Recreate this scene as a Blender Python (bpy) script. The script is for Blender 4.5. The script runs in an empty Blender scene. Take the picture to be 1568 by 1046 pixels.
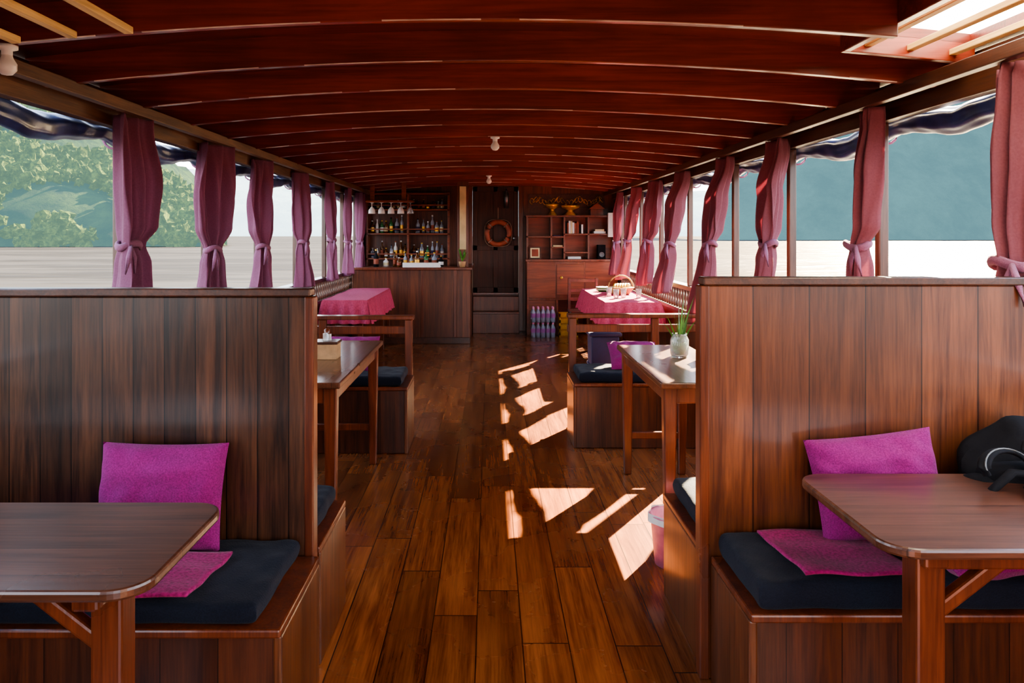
import bpy, math, random
import numpy as np
from mathutils import Vector, Matrix, noise
random.seed(7)
sc = bpy.context.scene
try:
    sc.view_settings.view_transform = 'AgX'
    sc.view_settings.look = 'AgX - Medium High Contrast'
    sc.view_settings.exposure = 0.65
except Exception as e:
    print(e)

# ------------------------------------------------------------------ materials
def newmat(name):
    m = bpy.data.materials.new(name); m.use_nodes = True
    nt = m.node_tree
    b = nt.nodes['Principled BSDF']
    return m, nt, b
def setp(b, **k):
    for kk, v in k.items():
        kk = kk.replace('_', ' ')
        if kk in b.inputs:
            b.inputs[kk].default_value = v
def col(c): return (c[0], c[1], c[2], 1)
def math_n(nt, op, a, b=None):
    n = nt.nodes.new('ShaderNodeMath'); n.operation = op
    for i, v in enumerate((a, b)):
        if v is None: continue
        if isinstance(v, (int, float)): n.inputs[i].default_value = v
        else: nt.links.new(v, n.inputs[i])
    return n.outputs[0]
def plain(name, c, rough=0.5, metal=0, var=0.15, vscale=30, bump=0.0, **k):
    m, nt, b = newmat(name)
    setp(b, Base_Color=col(c), Roughness=rough, Metallic=metal, **k)
    geo = nt.nodes.new('ShaderNodeNewGeometry')
    n = nt.nodes.new('ShaderNodeTexNoise'); n.inputs['Scale'].default_value = vscale; n.inputs['Detail'].default_value = 4
    nt.links.new(geo.outputs['Position'], n.inputs['Vector'])
    r = nt.nodes.new('ShaderNodeValToRGB')
    r.color_ramp.elements[0].position = 0.3; r.color_ramp.elements[1].position = 0.7
    r.color_ramp.elements[0].color = col([x*(1-var) for x in c]); r.color_ramp.elements[1].color = col([min(1, x*(1+var)) for x in c])
    nt.links.new(n.outputs['Fac'], r.inputs['Fac']); nt.links.new(r.outputs['Color'], b.inputs['Base Color'])
    if bump > 0:
        bp = nt.nodes.new('ShaderNodeBump'); bp.inputs['Strength'].default_value = bump; bp.inputs['Distance'].default_value = 0.01
        nt.links.new(n.outputs['Fac'], bp.inputs['Height']); nt.links.new(bp.outputs['Normal'], b.inputs['Normal'])
    return m
def wood(name, dark, light, plank=None, width=0.14, grain='Z', length=None, rough=0.3, coat=0.3, gscale=20, pvar=0.5, knots=False, bump=0.3, gapw=0.0016, gapd=0.6, mott=0.8, dist=0.6):
    m, nt, b = newmat(name)
    L = nt.links
    geo = nt.nodes.new('ShaderNodeNewGeometry')
    sep = nt.nodes.new('ShaderNodeSeparateXYZ'); L.new(geo.outputs['Position'], sep.inputs[0])
    gap = None
    if plank:
        p = math_n(nt, 'DIVIDE', math_n(nt, 'ADD', sep.outputs[plank], 50.03), width)
        pid = math_n(nt, 'FLOOR', p); fr = math_n(nt, 'FRACT', p)
        e = math_n(nt, 'MULTIPLY', math_n(nt, 'MINIMUM', fr, math_n(nt, 'SUBTRACT', 1.0, fr)), width)
        gap = math_n(nt, 'LESS_THAN', e, gapw)
        cmb = nt.nodes.new('ShaderNodeCombineXYZ'); L.new(pid, cmb.inputs[0])
        if length:
            w0 = nt.nodes.new('ShaderNodeTexWhiteNoise'); w0.noise_dimensions = '1D'; L.new(pid, w0.inputs['W'])
            q = math_n(nt, 'ADD', math_n(nt, 'DIVIDE', sep.outputs[grain], length), math_n(nt, 'MULTIPLY', w0.outputs['Value'], 9.0))
            q = math_n(nt, 'ADD', q, 40.0)
            L.new(math_n(nt, 'FLOOR', q), cmb.inputs[1])
            f2 = math_n(nt, 'FRACT', q)
            e2 = math_n(nt, 'MULTIPLY', math_n(nt, 'MINIMUM', f2, math_n(nt, 'SUBTRACT', 1.0, f2)), length)
            gap = math_n(nt, 'MAXIMUM', gap, math_n(nt, 'LESS_THAN', e2, gapw*1.3))
        wn = nt.nodes.new('ShaderNodeTexWhiteNoise'); wn.noise_dimensions = '3D'; L.new(cmb.outputs[0], wn.inputs['Vector'])
        v = wn.outputs['Value']
        o = nt.nodes.new('ShaderNodeVectorMath'); o.operation = 'MULTIPLY_ADD'
        L.new(wn.outputs['Color'], o.inputs[0]); o.inputs[1].default_value = (9, 9, 9); L.new(geo.outputs['Position'], o.inputs[2])
        vec = o.outputs[0]
    else:
        vec = geo.outputs['Position']; v = None
    mp = nt.nodes.new('ShaderNodeVectorMath'); mp.operation = 'MULTIPLY'
    s = [gscale]*3; s['XYZ'.index(grain)] = gscale*0.07
    mp.inputs[1].default_value = s; L.new(vec, mp.inputs[0])
    n = nt.nodes.new('ShaderNodeTexNoise'); n.inputs['Scale'].default_value = 1; n.inputs['Detail'].default_value = 7
    n.inputs['Roughness'].default_value = 0.65; n.inputs['Distortion'].default_value = dist
    L.new(mp.outputs[0], n.inputs['Vector'])
    mp3 = nt.nodes.new('ShaderNodeVectorMath'); mp3.operation = 'MULTIPLY'
    s3 = [gscale*7]*3; s3['XYZ'.index(grain)] = gscale*0.25
    mp3.inputs[1].default_value = s3; L.new(vec, mp3.inputs[0])
    n3 = nt.nodes.new('ShaderNodeTexNoise'); n3.inputs['Scale'].default_value = 1; n3.inputs['Detail'].default_value = 3
    L.new(mp3.outputs[0], n3.inputs['Vector'])
    fac = math_n(nt, 'ADD', math_n(nt, 'MULTIPLY', n.outputs['Fac'], 0.68), math_n(nt, 'MULTIPLY', n3.outputs['Fac'], 0.32))
    r = nt.nodes.new('ShaderNodeValToRGB')
    r.color_ramp.elements[0].position = 0.38; r.color_ramp.elements[1].position = 0.62
    r.color_ramp.elements[0].color = col(dark); r.color_ramp.elements[1].color = col(light)
    L.new(fac, r.inputs['Fac'])
    n2 = nt.nodes.new('ShaderNodeTexNoise'); n2.inputs['Scale'].default_value = 1.7; n2.inputs['Detail'].default_value = 3; L.new(vec, n2.inputs['Vector'])
    n4 = nt.nodes.new('ShaderNodeTexNoise'); n4.inputs['Scale'].default_value = 2.3; n4.inputs['Detail'].default_value = 5; L.new(geo.outputs['Position'], n4.inputs['Vector'])
    val = math_n(nt, 'ADD', 1.0-mott, math_n(nt, 'ADD', math_n(nt, 'MULTIPLY', n2.outputs['Fac'], mott), math_n(nt, 'MULTIPLY', n4.outputs['Fac'], mott)))
    if v is not None:
        val = math_n(nt, 'MULTIPLY', val, math_n(nt, 'ADD', 1-pvar/2, math_n(nt, 'MULTIPLY', v, pvar)))
        val = math_n(nt, 'MULTIPLY', val, math_n(nt, 'SUBTRACT', 1.0, math_n(nt, 'MULTIPLY', gap, gapd)))
    if knots:
        sv = nt.nodes.new('ShaderNodeVectorMath'); sv.operation = 'MULTIPLY'; sv.inputs[1].default_value = (4.5, 4.5, 2.4)
        L.new(vec, sv.inputs[0])
        vo = nt.nodes.new('ShaderNodeTexVoronoi'); vo.inputs['Scale'].default_value = 1; L.new(sv.outputs[0], vo.inputs['Vector'])
        k = nt.nodes.new('ShaderNodeMapRange'); k.inputs[1].default_value = 0.03; k.inputs[2].default_value = 0.13
        k.inputs[3].default_value = 0.2; k.inputs[4].default_value = 1
        L.new(vo.outputs['Distance'], k.inputs[0]); val = math_n(nt, 'MULTIPLY', val, k.outputs[0])
    hs = nt.nodes.new('ShaderNodeHueSaturation'); L.new(r.outputs['Color'], hs.inputs['Color']); L.new(val, hs.inputs['Value'])
    L.new(hs.outputs['Color'], b.inputs['Base Color'])
    rr = math_n(nt, 'ADD', rough-0.10*mott, math_n(nt, 'MULTIPLY', n4.outputs['Fac'], 0.22*mott))
    L.new(rr, b.inputs['Roughness'])
    setp(b, Coat_Weight=coat, Coat_Roughness=0.15)
    bp = nt.nodes.new('ShaderNodeBump'); bp.inputs['Strength'].default_value = bump; bp.inputs['Distance'].default_value = 0.004
    h = fac
    if gap is not None: h = math_n(nt, 'SUBTRACT', h, math_n(nt, 'MULTIPLY', gap, 1.2))
    L.new(h, bp.inputs['Height']); L.new(bp.outputs['Normal'], b.inputs['Normal'])
    return m
def fabric(name, c, trans=0.0, scale=260, bump=0.3, rough=0.85, var=0.25, sheen=0.1):
    m = plain(name, c, rough, var=var, vscale=scale, bump=bump, Sheen_Weight=sheen, Specular_IOR_Level=0.2)
    if trans > 0:
        nt = m.node_tree; b = nt.nodes['Principled BSDF']; out = nt.nodes['Material Output']
        t = nt.nodes.new('ShaderNodeBsdfTranslucent'); t.inputs['Color'].default_value = col([min(1, x*1.4) for x in c])
        mx = nt.nodes.new('ShaderNodeMixShader'); mx.inputs[0].default_value = trans
        nt.links.new(b.outputs[0], mx.inputs[1]); nt.links.new(t.outputs[0], mx.inputs[2]); nt.links.new(mx.outputs[0], out.inputs[0])
    return m

W_floor = wood('floor_wood', (0.11, 0.028, 0.008), (0.30, 0.098, 0.027), 'X', 0.17, 'Y', 1.3, rough=0.27, coat=0.35, pvar=0.6, gscale=18, bump=0.03, gapw=0.0024, gapd=0.8, mott=0.25, dist=0.2)
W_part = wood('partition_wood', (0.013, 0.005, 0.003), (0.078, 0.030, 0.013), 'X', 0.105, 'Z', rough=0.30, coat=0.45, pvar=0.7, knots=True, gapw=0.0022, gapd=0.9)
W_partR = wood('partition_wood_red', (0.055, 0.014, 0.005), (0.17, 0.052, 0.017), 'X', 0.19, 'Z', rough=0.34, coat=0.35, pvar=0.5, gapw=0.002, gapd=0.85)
W_box = wood('bench_wood', (0.030, 0.008, 0.004), (0.10, 0.028, 0.010), 'X', 0.16, 'Z', rough=0.32, pvar=0.4, gapd=0.8)
W_boxY = wood('bench_side_wood', (0.06, 0.017, 0.006), (0.18, 0.056, 0.018), 'Y', 0.16, 'Z', rough=0.32, pvar=0.4, gapd=0.8)
W_tab = wood('table_wood', (0.050, 0.017, 0.009), (0.135, 0.050, 0.026), 'Y', 0.14, 'X', rough=0.30, coat=0.35, pvar=0.3, bump=0.15)
W_tabY = wood('table_wood_long', (0.055, 0.019, 0.009), (0.14, 0.050, 0.024), 'X', 0.14, 'Y', rough=0.28, coat=0.4, pvar=0.3, bump=0.15)
W_leg = wood('leg_wood', (0.07, 0.015, 0.005), (0.175, 0.042, 0.014), None, grain='Z', rough=0.3)
W_ceil = wood('ceiling_wood', (0.10, 0.012, 0.006), (0.21, 0.027, 0.012), 'Y', 0.3, 'X', rough=0.42, coat=0.2, pvar=0.2, gscale=12)
W_joist = wood('joist_wood', (0.11, 0.015, 0.008), (0.26, 0.038, 0.016), None, grain='X', rough=0.38, coat=0.25, gscale=12)
W_dark = wood('dark_frame_wood', (0.035, 0.012, 0.006), (0.09, 0.028, 0.012), None, grain='Y', rough=0.4)
W_post = wood('post_wood', (0.05, 0.02, 0.01), (0.13, 0.055, 0.027), None, grain='Z', rough=0.45)
W_old = wood('weathered_wood', (0.07, 0.028, 0.014), (0.18, 0.08, 0.037), None, grain='Y', rough=0.6, coat=0)
W_sunlath = wood('pale_lath_wood', (0.50, 0.30, 0.10), (0.80, 0.54, 0.22), None, grain='Y', rough=0.6, coat=0)  # lath wood with the sunlit yellow put into its colour
W_glint = plain('pale_edge', (0.75, 0.5, 0.42), 0.4, vscale=6, var=0.5)  # pale tone standing in for highlights along the joist edges
W_wall = wood('wall_boards', (0.065, 0.017, 0.007), (0.17, 0.048, 0.016), 'X', 0.15, 'Z', rough=0.4, coat=0.15, pvar=0.4)
W_wallY = wood('side_wall_boards', (0.06, 0.018, 0.008), (0.15, 0.048, 0.018), 'Y', 0.15, 'Z', rough=0.4, coat=0.15, pvar=0.4)
W_door = wood('door_wood', (0.028, 0.010, 0.006), (0.065, 0.022, 0.010), 'X', 0.12, 'Z', rough=0.55, coat=0.0, pvar=0.4)
W_cab = wood('cabinet_wood', (0.13, 0.029, 0.012), (0.27, 0.066, 0.025), None, grain='X', rough=0.4, coat=0.1)
F_mag = fabric('magenta_fabric', (0.225, 0.014, 0.13), scale=220, var=0.28)
F_mat = fabric('pink_mat_fabric', (0.30, 0.014, 0.11), scale=110, var=0.4)
F_navy = fabric('navy_cushion_fabric', (0.006, 0.009, 0.018), scale=200, sheen=0.05)
F_curt = fabric('curtain_fabric', (0.29, 0.11, 0.175), trans=0.36, scale=120, bump=0.1, var=0.15)
F_curtR = fabric('curtain_fabric_red', (0.29, 0.105, 0.135), trans=0.33, scale=120, bump=0.1, var=0.15)
F_tie = fabric('curtain_tie_fabric', (0.32, 0.13, 0.21), trans=0.2)
F_cloth = fabric('tablecloth_fabric', (0.42, 0.058, 0.105), scale=60, var=0.2, sheen=0.0)
M_tarp = plain('blue_tarpaulin', (0.016, 0.038, 0.16), 0.38, var=0.5, vscale=8, bump=0.15, Coat_Weight=0.15)
M_black = plain('black_fabric', (0.007, 0.007, 0.009), 0.85, bump=0.3, Specular_IOR_Level=0.2)
M_grey = plain('grey_trim', (0.14, 0.15, 0.15), 0.6)
M_white = plain('white_enamel', (0.8, 0.78, 0.74), 0.35, var=0.05)
M_paper = plain('paper', (0.75, 0.76, 0.74), 0.7, var=0.05)
M_cream = plain('cream_panel', (0.62, 0.52, 0.28), 0.35, var=0.25, vscale=5)
M_gold = plain('gold_lacquer', (0.75, 0.42, 0.06), 0.3, metal=0.6)
M_orange = plain('lifebuoy_orange', (0.26, 0.055, 0.022), 0.55, var=0.3, vscale=12)
M_rope = plain('rope', (0.28, 0.18, 0.12), 0.9)
M_steel = plain('dark_steel', (0.2, 0.2, 0.2), 0.3, metal=0.9)
M_yel = plain('yellow_plastic', (0.50, 0.24, 0.03), 0.4)
M_blue = plain('blue_plastic', (0.014, 0.010, 0.055), 0.6)
M_pinkpl = plain('pink_plastic', (0.65, 0.22, 0.33), 0.4)
M_purp = plain('purple_label', (0.30, 0.10, 0.28), 0.4)
M_leaf = plain('leaf', (0.07, 0.20, 0.03), 0.45, var=0.5)
M_wick = plain('wicker', (0.40, 0.22, 0.08), 0.7, var=0.4, vscale=90, bump=0.6)
M_ban = plain('banana_skin', (0.75, 0.5, 0.06), 0.5)
M_tin = plain('beige_tissue_box', (0.45, 0.27, 0.13), 0.6)
def glass(name, c, rough=0.05, tr=0.85):
    m, nt, b = newmat(name); setp(b, Base_Color=col(c), Roughness=rough, Transmission_Weight=tr, IOR=1.4); return m
G_clear = glass('clear_glass', (0.9, 0.95, 0.95))
G_green = glass('green_glass', (0.08, 0.3, 0.1), tr=0.5)
G_brown = glass('brown_glass', (0.25, 0.09, 0.02), tr=0.5)
G_blue = glass('clear_bottle', (0.6, 0.65, 0.75), tr=0.6)
M_film, nt, b = newmat('translucent_plastic_sheet')
setp(b, Base_Color=(0.9, 0.92, 0.9, 1), Roughness=0.3)
t = nt.nodes.new('ShaderNodeBsdfTranslucent'); t.inputs[0].default_value = (0.95, 0.96, 0.93, 1)
mx = nt.nodes.new('ShaderNodeMixShader'); mx.inputs[0].default_value = 0.45
nt.links.new(b.outputs[0], mx.inputs[1]); nt.links.new(t.outputs[0], mx.inputs[2]); nt.links.new(mx.outputs[0], nt.nodes['Material Output'].inputs[0])

# ------------------------------------------------------------------ mesh builder
class Obj:
    def __init__(s, name):
        s.name = name; s.v = []; s.f = []; s.mi = []; s.sm = []; s.mats = []
    def midx(s, m):
        if m not in s.mats: s.mats.append(m)
        return s.mats.index(m)
    def add(s, vs, fs, mat, smooth=False, M=None):
        o = len(s.v); k = s.midx(mat)
        for p in vs:
            p = Vector(p)
            if M is not None: p = M @ p
            s.v.append(tuple(p))
        for f in fs:
            s.f.append(tuple(i+o for i in f)); s.mi.append(k); s.sm.append(smooth)
        return s
    def box(s, x0, x1, y0, y1, z0, z1, mat, M=None):
        vs = [(x0,y0,z0),(x1,y0,z0),(x1,y1,z0),(x0,y1,z0),(x0,y0,z1),(x1,y0,z1),(x1,y1,z1),(x0,y1,z1)]
        return s.add(vs, [(0,3,2,1),(4,5,6,7),(0,1,5,4),(1,2,6,5),(2,3,7,6),(3,0,4,7)], mat, False, M)
    def prism(s, pts, z0, z1, mat, M=None):
        n = len(pts)
        vs = [(p[0],p[1],z0) for p in pts]+[(p[0],p[1],z1) for p in pts]
        fs = [tuple(range(n-1,-1,-1)), tuple(range(n,2*n))]+[(i,(i+1)%n,n+(i+1)%n,n+i) for i in range(n)]
        return s.add(vs, fs, mat, False, M)
    def tube(s, pts, rad, mat, n=10, smooth=True, closed=False, squash=None, wr=None):
        pts = [Vector(p) for p in pts]; N = len(pts)
        if isinstance(rad, (int, float)): rad = [rad]*N
        vs = []; fs = []
        for i, p in enumerate(pts):
            if closed: d = pts[(i+1)%N]-pts[i-1]
            else: d = pts[min(i+1,N-1)]-pts[max(i-1,0)]
            d = d.normalized() if d.length > 1e-9 else Vector((0,0,1))
            up = Vector((0,0,1)) if abs(d.z) < 0.9 else Vector((1,0,0))
            a = d.cross(up).normalized(); b2 = a.cross(d).normalized()
            for k in range(n):
                t = 2*math.pi*k/n
                rr = rad[i]*(wr(i, t) if wr else 1)
                vs.append(p + (a*math.cos(t) + b2*math.sin(t)*(squash or 1))*rr)
        R = N if closed else N-1
        for i in range(R):
            for k in range(n):
                j = (i+1)%N
                fs.append((i*n+k, i*n+(k+1)%n, j*n+(k+1)%n, j*n+k))
        s.add(vs, fs, mat, smooth)
        if not closed:
            s.add(vs[:n], [tuple(range(n))], mat, False); s.add(vs[-n:], [tuple(range(n-1,-1,-1))], mat, False)
        return s
    def lathe(s, prof, c, mat, n=18, M=None):
        vs = []; fs = []
        for r, z in prof:
            for k in range(n):
                t = 2*math.pi*k/n; vs.append((c[0]+r*math.cos(t), c[1]+r*math.sin(t), c[2]+z))
        for i in range(len(prof)-1):
            for k in range(n):
                fs.append((i*n+k, i*n+(k+1)%n, (i+1)*n+(k+1)%n, (i+1)*n+k))
        return s.add(vs, fs, mat, True, M)
    def grid(s, fn, nu, nv, mat, M=None, smooth=True):
        vs = [fn(i/nu, j/nv) for j in range(nv+1) for i in range(nu+1)]
        fs = [(j*(nu+1)+i, j*(nu+1)+i+1, (j+1)*(nu+1)+i+1, (j+1)*(nu+1)+i) for j in range(nv) for i in range(nu)]
        return s.add(vs, fs, mat, smooth, M)
    def soft(s, c, size, mat, e=0.25, M=None, wob=0.0, nu=48, nv=24, ez=None):
        ez = ez or e*1.6
        def fn(u, v):
            a = -math.pi+2*math.pi*u; b2 = -math.pi/2+math.pi*v
            g = lambda x, q: math.copysign(abs(x)**q, x)
            x = g(math.cos(b2), ez)*g(math.cos(a), e); y = g(math.cos(b2), ez)*g(math.sin(a), e); z = g(math.sin(b2), ez)
            p = Vector((x*size[0]/2, y*size[1]/2, z*size[2]/2))
            if wob:
                q = Vector((c[0], c[1], c[2]))+p
                p += Vector((noise.noise(q*7), noise.noise(q*7+Vector((9,0,0))), noise.noise(q*6+Vector((0,9,0)))))*wob
            return Vector(c)+p
        return s.grid(fn, nu, nv, mat, M)
    def done(s, bevel=0.0, solid=0.0, sub=0, seg=2, parent=None):
        a = np.array(s.v); lo = a.min(0); hi = a.max(0)
        o = np.array([(lo[0]+hi[0])/2, (lo[1]+hi[1])/2, lo[2]])
        me = bpy.data.meshes.new(s.name); me.from_pydata([tuple(x) for x in (a-o)], [], s.f)
        for m in s.mats: me.materials.append(m)
        me.polygons.foreach_set('material_index', s.mi); me.polygons.foreach_set('use_smooth', s.sm)
        me.update()
        ob = bpy.data.objects.new(s.name, me); sc.collection.objects.link(ob); ob.location = tuple(o)
        if solid: md = ob.modifiers.new('s', 'SOLIDIFY'); md.thickness = solid; md.offset = 0
        if bevel:
            md = ob.modifiers.new('b', 'BEVEL'); md.width = bevel; md.segments = seg; md.limit_method = 'ANGLE'; md.angle_limit = 0.9
        if sub: md = ob.modifiers.new('ss', 'SUBSURF'); md.levels = sub; md.render_levels = sub
        return ob
def pillow(o, M, w, h, t, mat, seed=0):
    for sgn in (1, -1):
        def fn(u, v):
            a = u*2-1; b2 = v*2-1
            k = ((1-a**4)*(1-b2**4))**0.55
            pin = 1-0.045*(1-abs(a)**2)*(abs(b2)**3); pin2 = 1-0.045*(1-abs(b2)**2)*(abs(a)**3)
            x = a*w/2*pin2; y = b2*h/2*pin
            z = sgn*(t/2*k + 0.018*k*noise.noise(Vector((a*3+seed, b2*3, sgn))) + 0.006*math.sin((a+b2)*14+seed)*k*(abs(a)**2+abs(b2)**2)*0.5)
            return (x, y, z)
        o.grid(fn, 36, 36, mat, M)

# ------------------------------------------------------------------ world / light / camera
w = bpy.data.worlds.new('sky'); sc.world = w; w.use_nodes = True
nt = w.node_tree; bg = nt.nodes['Background']
tc = nt.nodes.new('ShaderNodeTexCoord'); sp = nt.nodes.new('ShaderNodeSeparateXYZ'); nt.links.new(tc.outputs['Generated'], sp.inputs[0])
rp = nt.nodes.new('ShaderNodeValToRGB'); rp.color_ramp.elements[0].color = (0.95, 0.97, 1.0, 1); rp.color_ramp.elements[1].color = (0.40, 0.60, 0.95, 1)
rp.color_ramp.elements[0].position = 0.05; rp.color_ramp.elements[1].position = 0.8
nt.links.new(sp.outputs[2], rp.inputs[0]); nt.links.new(rp.outputs[0], bg.inputs[0]); bg.inputs[1].default_value = 5.0
sl = bpy.data.lights.new('sun', 'SUN'); sl.energy = 90; sl.angle = 0.009; sl.color = (1.0, 0.80, 0.52)
so = bpy.data.objects.new('sun', sl); sc.collection.objects.link(so)
SD = Vector((-1.0, -1.5, -1.10)).normalized()
so.rotation_euler = SD.to_track_quat('-Z', 'Y').to_euler(); so.location = (12, 20, 15)

cd = bpy.data.cameras.new('camera'); cam = bpy.data.objects.new('camera', cd); sc.collection.objects.link(cam)
cam.location = (0, 0, 1.5); cam.rotation_euler = (math.pi/2, 0, 0)
cd.sensor_width = 36; cd.sensor_fit = 'HORIZONTAL'; cd.lens = 26.0
cd.shift_x = 34/1568; cd.shift_y = -163/1568; cd.clip_end = 6000; cd.clip_start = 0.05
sc.camera = cam

# ------------------------------------------------------------------ exterior
def water():
    m, nt, b = newmat('river_water')
    geo = nt.nodes.new('ShaderNodeNewGeometry')
    def nz(sx, sy, det=5, dist=0.6):
        mp = nt.nodes.new('ShaderNodeVectorMath'); mp.operation = 'MULTIPLY'; mp.inputs[1].default_value = (sx, sy, 1)
        nt.links.new(geo.outputs['Position'], mp.inputs[0])
        n = nt.nodes.new('ShaderNodeTexNoise'); n.inputs['Scale'].default_value = 1; n.inputs['Detail'].default_value = det; n.inputs['Distortion'].default_value = dist
        nt.links.new(mp.outputs[0], n.inputs['Vector']); return n.outputs['Fac']
    a = nz(0.025, 0.11, 8); c = nz(0.2, 0.7, 5)
    s = math_n(nt, 'ADD', math_n(nt, 'MULTIPLY', a, 0.65), math_n(nt, 'MULTIPLY', c, 0.35))
    r = nt.nodes.new('ShaderNodeValToRGB'); r.color_ramp.elements[0].position = 0.44; r.color_ramp.elements[1].position = 0.56
    r.color_ramp.elements[0].color = (0.0065, 0.0056, 0.0048, 1); r.color_ramp.elements[1].color = (0.020, 0.0185, 0.0175, 1)
    nt.links.new(s, r.inputs[0])
    bp = nt.nodes.new('ShaderNodeBump'); bp.inputs['Strength'].default_value = 1.0; bp.inputs['Distance'].default_value = 1.2
    nt.links.new(s, bp.inputs['Height'])
    d = nt.nodes.new('ShaderNodeBsdfDiffuse'); nt.links.new(r.outputs[0], d.inputs[0])
    g = nt.nodes.new('ShaderNodeBsdfGlossy'); g.inputs['Roughness'].default_value = 0.30; g.inputs['Color'].default_value = (1, 0.92, 0.82, 1)
    nt.links.new(bp.outputs['Normal'], g.inputs['Normal'])
    mx = nt.nodes.new('ShaderNodeMixShader'); mx.inputs[0].default_value = 0.07
    nt.links.new(d.outputs[0], mx.inputs[1]); nt.links.new(g.outputs[0], mx.inputs[2]); nt.links.new(mx.outputs[0], nt.nodes['Material Output'].inputs[0])
    o = Obj('river_water'); o.add([(-3000,-1500,-0.8),(3000,-1500,-0.8),(3000,4000,-0.8),(-3000,4000,-0.8)], [(0,1,2,3)], m); o.done()
water()
def hillmat(name, c1, c2, haze, hf, scale, p0=0.40, p1=0.62):
    m, nt, b = newmat(name)
    geo = nt.nodes.new('ShaderNodeNewGeometry')
    n = nt.nodes.new('ShaderNodeTexNoise'); n.inputs['Scale'].default_value = scale; n.inputs['Detail'].default_value = 9; n.inputs['Roughness'].default_value = 0.75
    nt.links.new(geo.outputs['Position'], n.inputs['Vector'])
    r = nt.nodes.new('ShaderNodeValToRGB'); r.color_ramp.elements[0].position = p0; r.color_ramp.elements[1].position = p1
    r.color_ramp.elements[0].color = col(c1); r.color_ramp.elements[1].color = col(c2)
    nt.links.new(n.outputs['Fac'], r.inputs[0]); nt.links.new(r.outputs[0], b.inputs['Base Color'])
    setp(b, Roughness=0.95, Specular_IOR_Level=0.05)
    bp = nt.nodes.new('ShaderNodeBump'); bp.inputs['Strength'].default_value = 1.0; bp.inputs['Distance'].default_value = 0.5/scale*0.4
    nt.links.new(n.outputs['Fac'], bp.inputs['Height']); nt.links.new(bp.outputs['Normal'], b.inputs['Normal'])
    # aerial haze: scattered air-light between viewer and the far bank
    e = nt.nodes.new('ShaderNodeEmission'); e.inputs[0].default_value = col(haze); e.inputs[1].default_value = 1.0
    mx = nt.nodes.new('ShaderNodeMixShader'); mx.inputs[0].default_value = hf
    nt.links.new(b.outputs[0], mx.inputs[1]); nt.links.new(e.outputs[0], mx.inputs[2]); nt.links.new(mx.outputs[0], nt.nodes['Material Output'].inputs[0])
    return m
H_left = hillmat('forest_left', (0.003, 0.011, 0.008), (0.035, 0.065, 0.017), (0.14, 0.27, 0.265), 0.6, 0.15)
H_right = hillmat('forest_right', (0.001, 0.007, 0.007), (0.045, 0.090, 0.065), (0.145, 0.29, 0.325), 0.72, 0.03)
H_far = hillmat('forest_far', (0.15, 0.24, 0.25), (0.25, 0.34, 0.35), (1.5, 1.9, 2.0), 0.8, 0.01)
def hill(name, t0, t1, Y0, Y1, Hf, mat, nu=200, nv=50, rough=6, sc_=0.03):
    o = Obj(name)
    def fn(u, v):
        t = t0+(t1-t0)*u; Y = Y0+(Y1-Y0)*v; X = t*Y
        h = Hf(u)*(v**0.75)
        q = Vector((X, Y, 0))*sc_
        z = -1.2+h+(noise.fractal(q, 0.8, 2.1, 5)*rough+noise.noise(Vector((X, Y, 5))*0.25)*rough*0.25)*min(1, v*6)
        Y += noise.noise(q*0.7)*Y0*0.05
        return (X, Y, z)
    o.grid(fn, nu, nv, mat); o.done()
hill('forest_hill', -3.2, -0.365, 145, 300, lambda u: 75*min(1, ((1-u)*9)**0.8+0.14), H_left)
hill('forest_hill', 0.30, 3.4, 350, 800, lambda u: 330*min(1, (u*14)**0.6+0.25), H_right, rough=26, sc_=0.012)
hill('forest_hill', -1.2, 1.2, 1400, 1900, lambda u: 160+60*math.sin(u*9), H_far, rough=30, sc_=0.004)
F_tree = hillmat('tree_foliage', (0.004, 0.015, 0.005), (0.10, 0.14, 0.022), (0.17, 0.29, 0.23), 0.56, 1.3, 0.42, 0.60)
o = Obj('riverbank_trees')
import bmesh
bm = bmesh.new(); bmesh.ops.create_icosphere(bm, subdivisions=2, radius=1); iv = [v.co.copy() for v in bm.verts]; ifc = [tuple(v.index for v in f.verts) for f in bm.faces]; bm.free()
for i in range(2600):
    t = random.uniform(-1.0, -0.36); v = random.uniform(0, 0.5)**1.2
    Y = 145+155*v; X = t*Y
    u = (t+3.2)/(3.2-0.365); hmax = 75*min(1, (max(0, 1-u)*9)**0.8+0.14)
    patch = noise.noise(Vector((X*0.05, v*9, 3)))
    if patch < -0.15: continue
    z = hmax*v**0.75 + random.uniform(-1.5, 2.0); r = random.uniform(0.5, 1.8)
    ax = random.uniform(0.8, 1.3)
    vs = []
    for p in iv:
        d = 1+1.1*noise.noise(p*1.8+Vector((i*3.1, 0, 0)))+0.8*noise.noise(p*4+Vector((0, i*2.3, 0)))
        vs.append((X+p.x*r*d, Y+p.y*r*d, z+p.z*r*ax*d))
    o.add(vs, ifc, F_tree, False)
o.done()

# ------------------------------------------------------------------ room shell
XW = 1.95; YE = 11.6; Y0 = -1.2
def arch(x): return 2.25-0.030*x*x
o = Obj('floor'); o.box(-2.0, 2.0, Y0, 14.5, -0.06, 0, W_floor); o.done()
o = Obj('boat_hull')
o.box(-2.02, 2.02, Y0, 15.0, -1.1, -0.07, M_black); o.done(bevel=0.02)
def archboard(o, y0, y1, d0, d1, mat, x0=-2.0, x1=2.0, n=28):
    vs = []
    for i in range(n+1):
        x = x0+(x1-x0)*i/n; z = arch(x)
        vs += [(x, y0, z+d0), (x, y1, z+d0), (x, y1, z+d1), (x, y0, z+d1)]
    fs = [(0,1,2,3), tuple(n*4+k for k in (3,2,1,0))]
    for i in range(n):
        a = i*4; c = a+4
        for k in range(4):
            fs.append((a+k, c+k, c+(k+1)%4, a+(k+1)%4))
    o.add(vs, fs, mat)
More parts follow.
